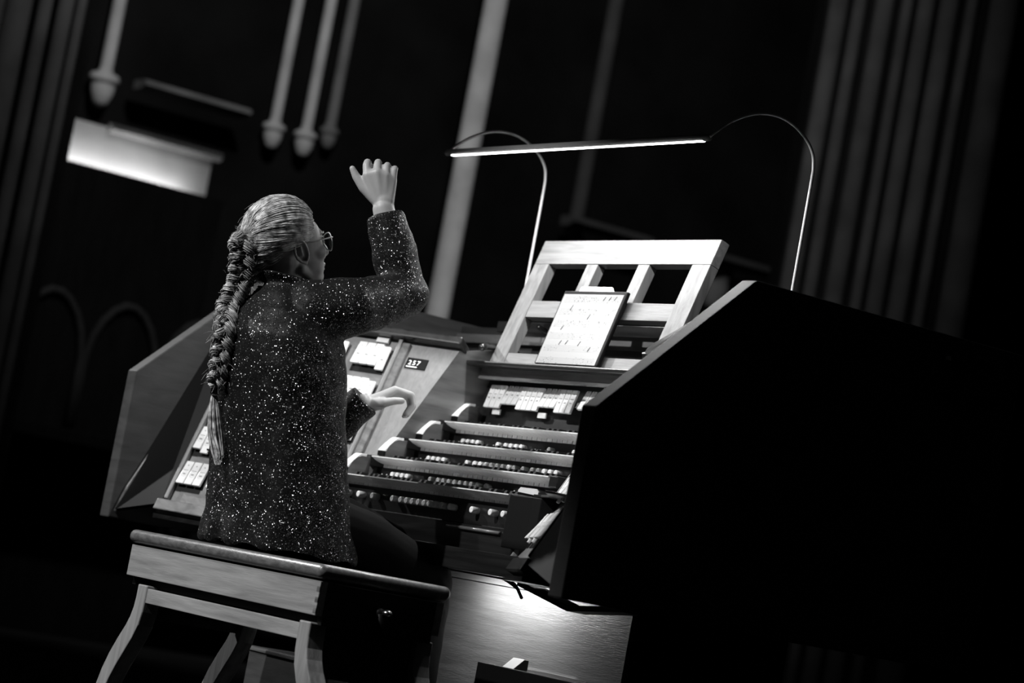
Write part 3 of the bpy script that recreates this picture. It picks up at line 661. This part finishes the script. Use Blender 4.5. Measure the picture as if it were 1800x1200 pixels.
def right_hand(mb):
    wr = HP(674, 368); kn = {'i': HP(646, 308, .004), 'm': HP(663, 304, .0), 'r': HP(678, 309, .003), 'l': HP(690, 318, .009)}
    fd = FWD
    mb.chain([(W_R - (W_R - E_R).normalized() * .02, .027), (HP(676, 372), .027), (HP(674, 355), .026)], 16, .72, fd)
    for k, r in (('i', .0135), ('m', .0135), ('r', .0125), ('l', .0115)):
        b = {'i': HP(664, 352), 'm': HP(671, 352), 'r': HP(677, 353), 'l': HP(683, 354)}[k]
        mb.chain([(b, .015), (kn[k], r)], 14)
    ks = [kn[k] for k in 'imrl']; bs = [HP(664, 352), HP(671, 352), HP(677, 353), HP(683, 354)]
    for i in range(25):
        t = i / 8; j = min(int(t), 2); f = t - j
        mb.chain([(bs[j].lerp(bs[j + 1], f), .0150), (ks[j].lerp(ks[j + 1], f), .0128 - .0005 * t)], 12)
    po = [(659, 366), (654, 350), (641, 330), (638, 312), (645, 303), (663, 298), (680, 303), (693, 313), (697, 322), (693, 345), (690, 366)]
    for k, c in {'i': [(644, 290, .016), (644.5, 283.5, .045), (647, 290, .062)], 'm': [(663, 290, .018), (663, 283.5, .05), (663, 291, .067)],
                 'r': [(679, 293, .018), (679.5, 288.5, .047), (677, 296, .062)], 'l': [(692.5, 299, .018), (693, 294.5, .04), (689, 301, .053)]}.items():
        r = {'i': .0108, 'm': .0108, 'r': .0098, 'l': .0090}[k]
        p = [kn[k]] + [HP(*q) for q in c]
        mb.chain([(p[0], r * 1.12), (p[1], r), (p[2], r * .97), (p[3], r * .86)], 12)
    mb.chain([(HP(660, 350, .006), .016), (HP(639, 329, .010), .0140), (HP(626, 310, .012), .0112), (HP(619, 295.5, .012), .0080)], 12)
    mb.chain([(HP(650, 335, .012), .014), (HP(650, 318, .012), .012)], 12)
def left_hand(mb):
    xh = -.12; q = lambda x, y, dx=0: px((x, y), x=xh + dx)
    mb.chain([(W_L, .024), (q(648, 709), .022)], 14, .75, V((0, .3, 1)))
    wr = q(645, 708)
    for i, dx in enumerate((.004, -.020, -.042, -.062)):
        kn = q(694 - i * 2, 686 + i * 2.5, dx)
        mb.chain([(wr + V((dx * .5, 0, 0)), .016), (kn, .0125)], 12)
        dd = (0, 2, 1, -3)[i]
        pts = [kn, q(721 + dd, 694 + i, dx), q(724 + dd, 712 + i, dx), q(713 + dd, 728 + i, dx)]
        rr = (.0105, .0105, .0098, .009)[i]
        mb.chain([(pts[0], rr * 1.15), (pts[1], rr), (pts[2], rr * .92), (pts[3], rr * .8)], 12)
    mb.chain([(q(648, 711, .01), .016), (q(672, 708, .026), .0135), (q(693, 704.5, .03), .0105), (q(706, 704.5, .028), .0092)], 12)
    mb.chain([(q(650, 712, .006), .018), (q(668, 712, .02), .014)], 12)
TOR = [(.625, -.515, .185, .150), (.70, -.530, .175, .145), (.80, -.553, .165, .130), (.95, -.588, .160, .115), (1.08, -.612, .172, .118), (1.16, -.622, .175, .110), (1.215, -.622, .14, .08), (1.25, -.628, .07, .055)]
def rings(mb, rows, infl=0, n=40, p=2.4):
    vs = []; m = len(rows)
    for z, yc, a, b in rows:
        for k in range(n):
            t = 2 * math.pi * k / n; c, s = math.cos(t), math.sin(t)
            vs.append(V((PX_ + (a + infl) * math.copysign(abs(c) ** (2 / p), c), yc + (b + infl) * math.copysign(abs(s) ** (2 / p), s), z)))
    fs = [[i * n + k, i * n + (k + 1) % n, (i + 1) * n + (k + 1) % n, (i + 1) * n + k] for i in range(m - 1) for k in range(n)] + [list(range(n - 1, -1, -1)), [(m - 1) * n + k for k in range(n)]]
    mb.add(vs, fs, True)
body = MB(); head_parts(body); right_hand(body); left_hand(body); rings(body, TOR, -.02)
body.chain([(S_R - V((.03, 0, 0)), .055), (E_R, .042), (W_R, .028)], 16); body.chain([(S_L + V((.03, 0, 0)), .055), (E_L, .042), (W_L, .026)], 16)
body.chain([(V((.09, -.50, .69)), .080), (K_R, .055), (A_R, .04)], 16); body.chain([(V((-.05, -.50, .69)), .080), (K_L, .055), (A_L, .04)], 16)
bme = remeshed(body, .0027, 7, .5)
bo = link_mesh('body', bme, M_skin, per)
for sx in (-1, 1):
    ey = MB().ell(H(sx * .031, .0765, .003), (.0125, .0125, .0115), HR, 10).build('eye', M_ivory, per)
    MB().ell(H(sx * .031, .0855, .003), (.0055, .0045, .0055), HR, 8).build('iris', M_shoe, ey)
    MB().tube([H(sx * .014, .091, .021), H(sx * .03, .089, .027), H(sx * .048, .075, .024)], [.002, .003, .0015], 6).build('eyebrow', M_hair, per)
# trousers
tr = MB()
tr.ell((PX_, -.50, .685), (.165, .135, .085))
tr.chain([(V((.095, -.50, .69)), .092), (V((.11, -.32, .665)), .084), (K_R, .066), (K_R + V((0, .005, -.08)), .062), (A_R, .055)], 20)
tr.chain([(V((-.055, -.50, .69)), .092), (V((-.07, -.30, .70)), .084), (K_L, .066), (K_L + V((0, .0, -.08)), .062), (A_L, .055)], 20)
tme = remeshed(tr, .006, 6, .5)
TN_ = [q.normal.copy() for q in tme.vertices]
for q, nv in zip(tme.vertices, TN_):
    c = q.co; d = noise.noise(c * 14) * .004 + math.sin((c.y + c.z) * 150 + 6 * noise.noise(c * 9)) * .0016 * max(0, 1 - min((c - K_R).length, (c - K_L).length) / .12)
    q.co = c + nv * d
link_mesh('trousers', tme, M_jeans, per)
for K, A in ((K_R, A_R), (K_L, A_L)):
    sh = MB(); sh.ell(A + V((0, .05, -.075)), (.042, .125, .042)); sh.cap(A, A + V((0, 0, -.07)), .05, .05)
    link_mesh('shoe', remeshed(sh, .006, 3), M_shoe, per)
# jacket
JT = [(.612, -.520, .215, .176), (.64, -.522, .214, .174), (.70, -.533, .208, .166), (.80, -.556, .200, .155), (.95, -.590, .195, .146), (1.05, -.607, .198, .146), (1.13, -.620, .194, .138), (1.19, -.628, .172, .116), (1.235, -.632, .125, .086), (1.262, -.636, .080, .070), (1.288, -.656, .078, .080)]
jk = MB(); rings(jk, JT, 0, 48, 2.5)
jk.chain([(S_R - V((.05, 0, 0)), .085), (S_R.lerp(E_R, .35), .074), (S_R.lerp(E_R, .75), .064), (E_R, .060)], 20)
CU_R = E_R.lerp(W_R, .93)
jk.chain([(E_R, .060), (E_R.lerp(W_R, .5), .057)], 20)
def cuffed(mb, a, b, ra, rb):
    t = (b - a).normalized(); mb.tube([a, a.lerp(b, .5), b - t * .004, b], [ra, (ra + rb) / 2, rb, rb * .96], 24)
cuffed(jk, E_R.lerp(W_R, .45), CU_R, .057, .048)
jk.chain([(S_L + V((.05, 0, 0)), .085), (S_L.lerp(E_L, .5), .070), (E_L, .058), (E_L.lerp(W_L, .3), .054)], 20)
cuffed(jk, E_L.lerp(W_L, .3), E_L.lerp(W_L, 1.08), .054, .046)
jme = remeshed(jk, .0045, 5, .5)
notch = px((500, 945), x=.2)
JN_ = [q.normal.copy() for q in jme.vertices]
for q, nv in zip(jme.vertices, JN_):
    c = q.co
    d = .006 * noise.noise(V((c.x * 9, c.y * 9, c.z * 5))) + .004 * noise.noise(c * 24)
    d += .004 * math.sin(c.z * 60 + c.x * 25 + 3 * noise.noise(c * 6)) * max(0, 1 - (c - E_R).length / .16)
    d += .007 * math.sin(math.atan2(c.y + .55, c.x - PX_) * 9 + 2 * noise.noise(c * 5)) * max(0, min(1, (.85 - c.z) / .25))
    q.co = c + nv * d
link_mesh('jacket', jme, M_seq, per)
# ------------------------------------------------ hair
CR = V((.0, -.018, .035)); RA = V((.076, .100, .086))
def hs(d, k): d = d.normalized(); return H(CR.x + d.x * RA.x * k, CR.y + d.y * RA.y * k, CR.z + d.z * RA.z * k)
ROOT1 = V((-.05, -.98, .10)); ROOT2 = V((-.08, -.92, -.35)); ROOT3 = V((-.1, -.80, -.75))
hl = [(V((0, .76, .65)), 0), (V((.35, .70, .62)), 0), (V((.62, .60, .50)), 0), (V((.82, .50, .22)), .0), (V((.93, .42, -.12)), .1), (V((.99, .20, -.02)), .25), (V((1., -.02, -.02)), .4), (V((.96, -.30, -.25)), .7), (V((.80, -.50, -.55)), .9), (V((.5, -.68, -.75)), 1.0), (V((0, -.75, -.8)), 1.0)]
def hairline(t):
    t = t * (len(hl) - 1); i = min(int(t), len(hl) - 2); f = t - i
    return hl[i][0].lerp(hl[i + 1][0], f), hl[i][1] * (1 - f) + hl[i + 1][1] * f
def slerp(a, b, t):
    a, b = a.normalized(), b.normalized(); w_ = math.acos(max(-1, min(1, a.dot(b))))
    return a if w_ < 1e-4 else (a * math.sin((1 - t) * w_) + b * math.sin(t * w_)) / math.sin(w_)
capm = MB()                                            # dark under layer hugging the skull
nl, ns = 40, 18; vs = []
for side in (1, -1):
    base = len(vs)
    for i in range(nl + 1):
        d, r = hairline(i / nl); d = V((d.x * side, d.y, d.z))
        for j in range(ns + 1):
            vs.append(hs(slerp(d, V((0, -.97, -.15)), j / ns), 1.0 + .045 * min(1, j / 3)))
    capm.add(vs[base:], [[i * (ns + 1) + j, i * (ns + 1) + j + 1, (i + 1) * (ns + 1) + j + 1, (i + 1) * (ns + 1) + j] for i in range(nl) for j in range(ns)], True)
hair = capm.build('hair', M_scalp, per)
stm = MB()
for i in range(1500):
    side = 1 if random.random() < .7 else -1; t = random.random()
    d, r = hairline(t); d = V((d.x * side, d.y, d.z)) + V((random.gauss(0, .04), random.gauss(0, .04), random.gauss(0, .04)))
    r = max(0, min(1, r + random.gauss(0, .05)))
    rt = (ROOT1.lerp(ROOT2, min(1, r * 2)) if r < .5 else ROOT2.lerp(ROOT3, (r - .5) * 2)) + V((random.gauss(0, .05), 0, random.gauss(0, .05)))
    sag = random.gauss(0, .05) - (.12 if .1 < r < .5 else 0); pts = []; rr = []; lift = random.uniform(.035, .085) + (.05 * math.sin(t * 80) ** 2)
    for j in range(11):
        q = j / 10; dd = slerp(d, rt, q) + V((0, 0, sag * math.sin(math.pi * q)))
        pts.append(hs(dd, 1.02 + lift * math.sin(math.pi * min(1, q * 1.2 + .06)) ** .6 + .02 * q)); rr.append(.0015 * (.5 + math.sin(math.pi * min(1, q + .15)) * .7))
    stm.tube(pts, rr, 4, False)
for i in range(130):                                   # fly-away hairs
    t = random.random(); d, r = hairline(t * .9); side = random.choice((1, -1)); d = V((d.x * side, d.y, d.z)); rt = V((-.05, -.95, random.uniform(-.6, .4)))
    k0 = random.uniform(.3, .8); pts = [hs(slerp(d, rt, k0 + .3 * j / 6), 1.07 + .13 * (j / 6) ** 1.5 * random.uniform(.6, 1.4)) for j in range(7)]
    stm.tube(pts, .00035, 3, False)
so_ = stm.build('hair_strands', M_hair, hair); so_['kind'] = 'stuff'
# braid: follow the back of the jacket
def back_pt(p, off):
    best = None
    for i in range(200):
        x = .3 - i * .003; P = px(p, x=x); z = P.z; row = None
        for (za, ya, aa, ba), (zb_, yb, ab, bb) in zip(JT, JT[1:]):
            if za <= z <= zb_:
                f = (z - za) / (zb_ - za); row = (ya + (yb - ya) * f, aa + (ab - aa) * f, ba + (bb - ba) * f)
        if row is None: continue
        g = (abs(P.x - PX_) / (row[1] + off)) ** 2.3 + (abs(P.y - row[0]) / (row[2] + off)) ** 2.3
        if g <= 1: return P
        if best is None or g < best[0]: best = (g, P)
    return best[1] if best else px(p, x=-.05)
r1 = hs(ROOT1, 1.10)
bp_px = [(416, 470), (409, 505), (402, 540), (396, 575), (391, 610), (385, 645), (379, 680)]
low_ = [back_pt(p, .022) for p in bp_px[2:]]
path = [r1, hs(ROOT2, 1.16), hs(ROOT3, 1.25).lerp(px((408, 505), x=low_[0].x), .5)] + low_
pc = cat(path, 14); cum = [0]
for a, b in zip(pc, pc[1:]): cum.append(cum[-1] + (b - a).length)
TOT = cum[-1]
view = -FWD
br = MB(); fib = MB()
for k in range(3):
    ctr = []; rad = []
    for i, p in enumerate(pc):
        t = (pc[min(i + 1, len(pc) - 1)] - pc[max(i - 1, 0)]).normalized(); sd = t.cross(view).normalized(); dp = sd.cross(t)
        q = cum[i] / TOT; A = .0225 * (1.1 - .42 * q); th = 2 * math.pi * (cum[i] / .098 + k / 3)
        ctr.append(p + sd * A * math.sin(th) + dp * (A * .62) * math.sin(2 * th)); rad.append(.0150 * (1.1 - .42 * q))
    br.tube(ctr, [r * .8 for r in rad], 8)
    for m in range(34):
        ph = 2 * math.pi * m / 34 + random.uniform(-.1, .1); pts = []; tw = random.uniform(-1, 1); ex = random.uniform(.86, 1.08)
        for i in range(len(ctr)):
            t = (ctr[min(i + 1, len(ctr) - 1)] - ctr[max(i - 1, 0)]).normalized(); n1 = t.cross(V((.3, .2, 1))).normalized(); n2 = t.cross(n1); a = ph + tw * cum[i] * 6
            pts.append(ctr[i] + (n1 * math.cos(a) + n2 * math.sin(a)) * rad[i] * ex)
        fib.tube(pts, .0011, 3, False)
for i in range(220):                                   # nape hair gathered into the braid
    d = V((random.uniform(-.55, .75), -.70 + random.gauss(0, .08), -.72 + random.gauss(0, .12))); e = pc[random.randrange(18, 34)] + V((random.gauss(0, .008), random.gauss(0, .008), 0))
    a = hs(d, 1.03); m_ = a.lerp(e, .5) + HR @ V((0, -.012, 0)) + V((0, 0, -.006)); fib.tube(cat([a, m_, e], 5), .0014, 4, False)
for i in range(260):                                   # short stray hairs around the braid
    j = random.randrange(4, len(pc) - 4); a = pc[j] + V((random.gauss(0, .014), random.gauss(0, .014), random.gauss(0, .006)))
    d = V((random.gauss(0, .012), random.gauss(0, .012), random.uniform(-.035, .01))); fib.tube([a, a + d * .5 + V((0, 0, .003)), a + d], .00035, 3, False)
bro = br.build('braid', M_scalp, per); fo = fib.build('braid_strands', M_hair, bro); fo['kind'] = 'stuff'
end = pc[-1]
MB().tube([end + V((0, 0, .006)), end, end + V((0, 0, -.018))], [.010, .011, .010], 12).build('hair_tie', M_shoe, per)
tail = MB(); tp = [back_pt(p, .02) for p in ((377, 695), (378, 725), (381, 760), (388, 800))]
for i in range(170):
    a = random.uniform(0, 2 * math.pi); r = math.sqrt(random.random()); sp_ = random.uniform(.8, 1.05); pts = []
    for j, p in enumerate(tp):
        wdt = (.007, .015, .018, .010)[j]
        pts.append(p + RIGHT * math.cos(a) * r * wdt + (-FWD) * (math.sin(a) * r * wdt * .7 + .004) + V((0, 0, (sp_ - 1) * .12 * j / 3)))
    tail.tube(cat(pts, 4), .0013, 3, False)
to = tail.build('braid_tail', M_hair, per); to['kind'] = 'stuff'
# ------------------------------------------------ glasses
gl = empty('eyeglasses', H(0, .10, .0)); tag(gl, 'thin dark-rimmed eyeglasses worn by the organist', 'glasses')
for s in (-1, 1):
    rim = [H(s * (.034 + .026 * math.cos(t)), .104 - .010 * abs(math.cos(t)) * (1 if math.cos(t) > 0 else .2), .004 + (.020 if math.sin(t) > 0 else .026) * math.sin(t)) for t in [k * math.pi / 12 for k in range(25)]]
    MB().tube(rim, .0014, 6, False).build('rim', M_tube, gl)
    c = H(s * .034, .102, .002)
    lm = MB(); vs = [c] + rim[:24]; lm.add(vs + [v - HR @ V((0, .0015, 0)) for v in vs], [[0, 1 + k, 1 + (k + 1) % 24] for k in range(24)] + [[25, 26 + (k + 1) % 24, 26 + k] for k in range(24)] + [[1 + k, 26 + k, 26 + (k + 1) % 24, 1 + (k + 1) % 24] for k in range(24)])
    lm.build('lens', M_glass, gl)
    MB().tube([H(s * .060, .096, .014), H(s * .070, .085, .014), H(s * .077, .03, .012), H(s * .079, -.005, .012)], .0016, 6).build('temple', M_tube, gl)
MB().tube([H(-.009, .104, .010), H(0, .109, .014), H(.009, .104, .010)], .0014, 6).build('bridge', M_tube, gl)
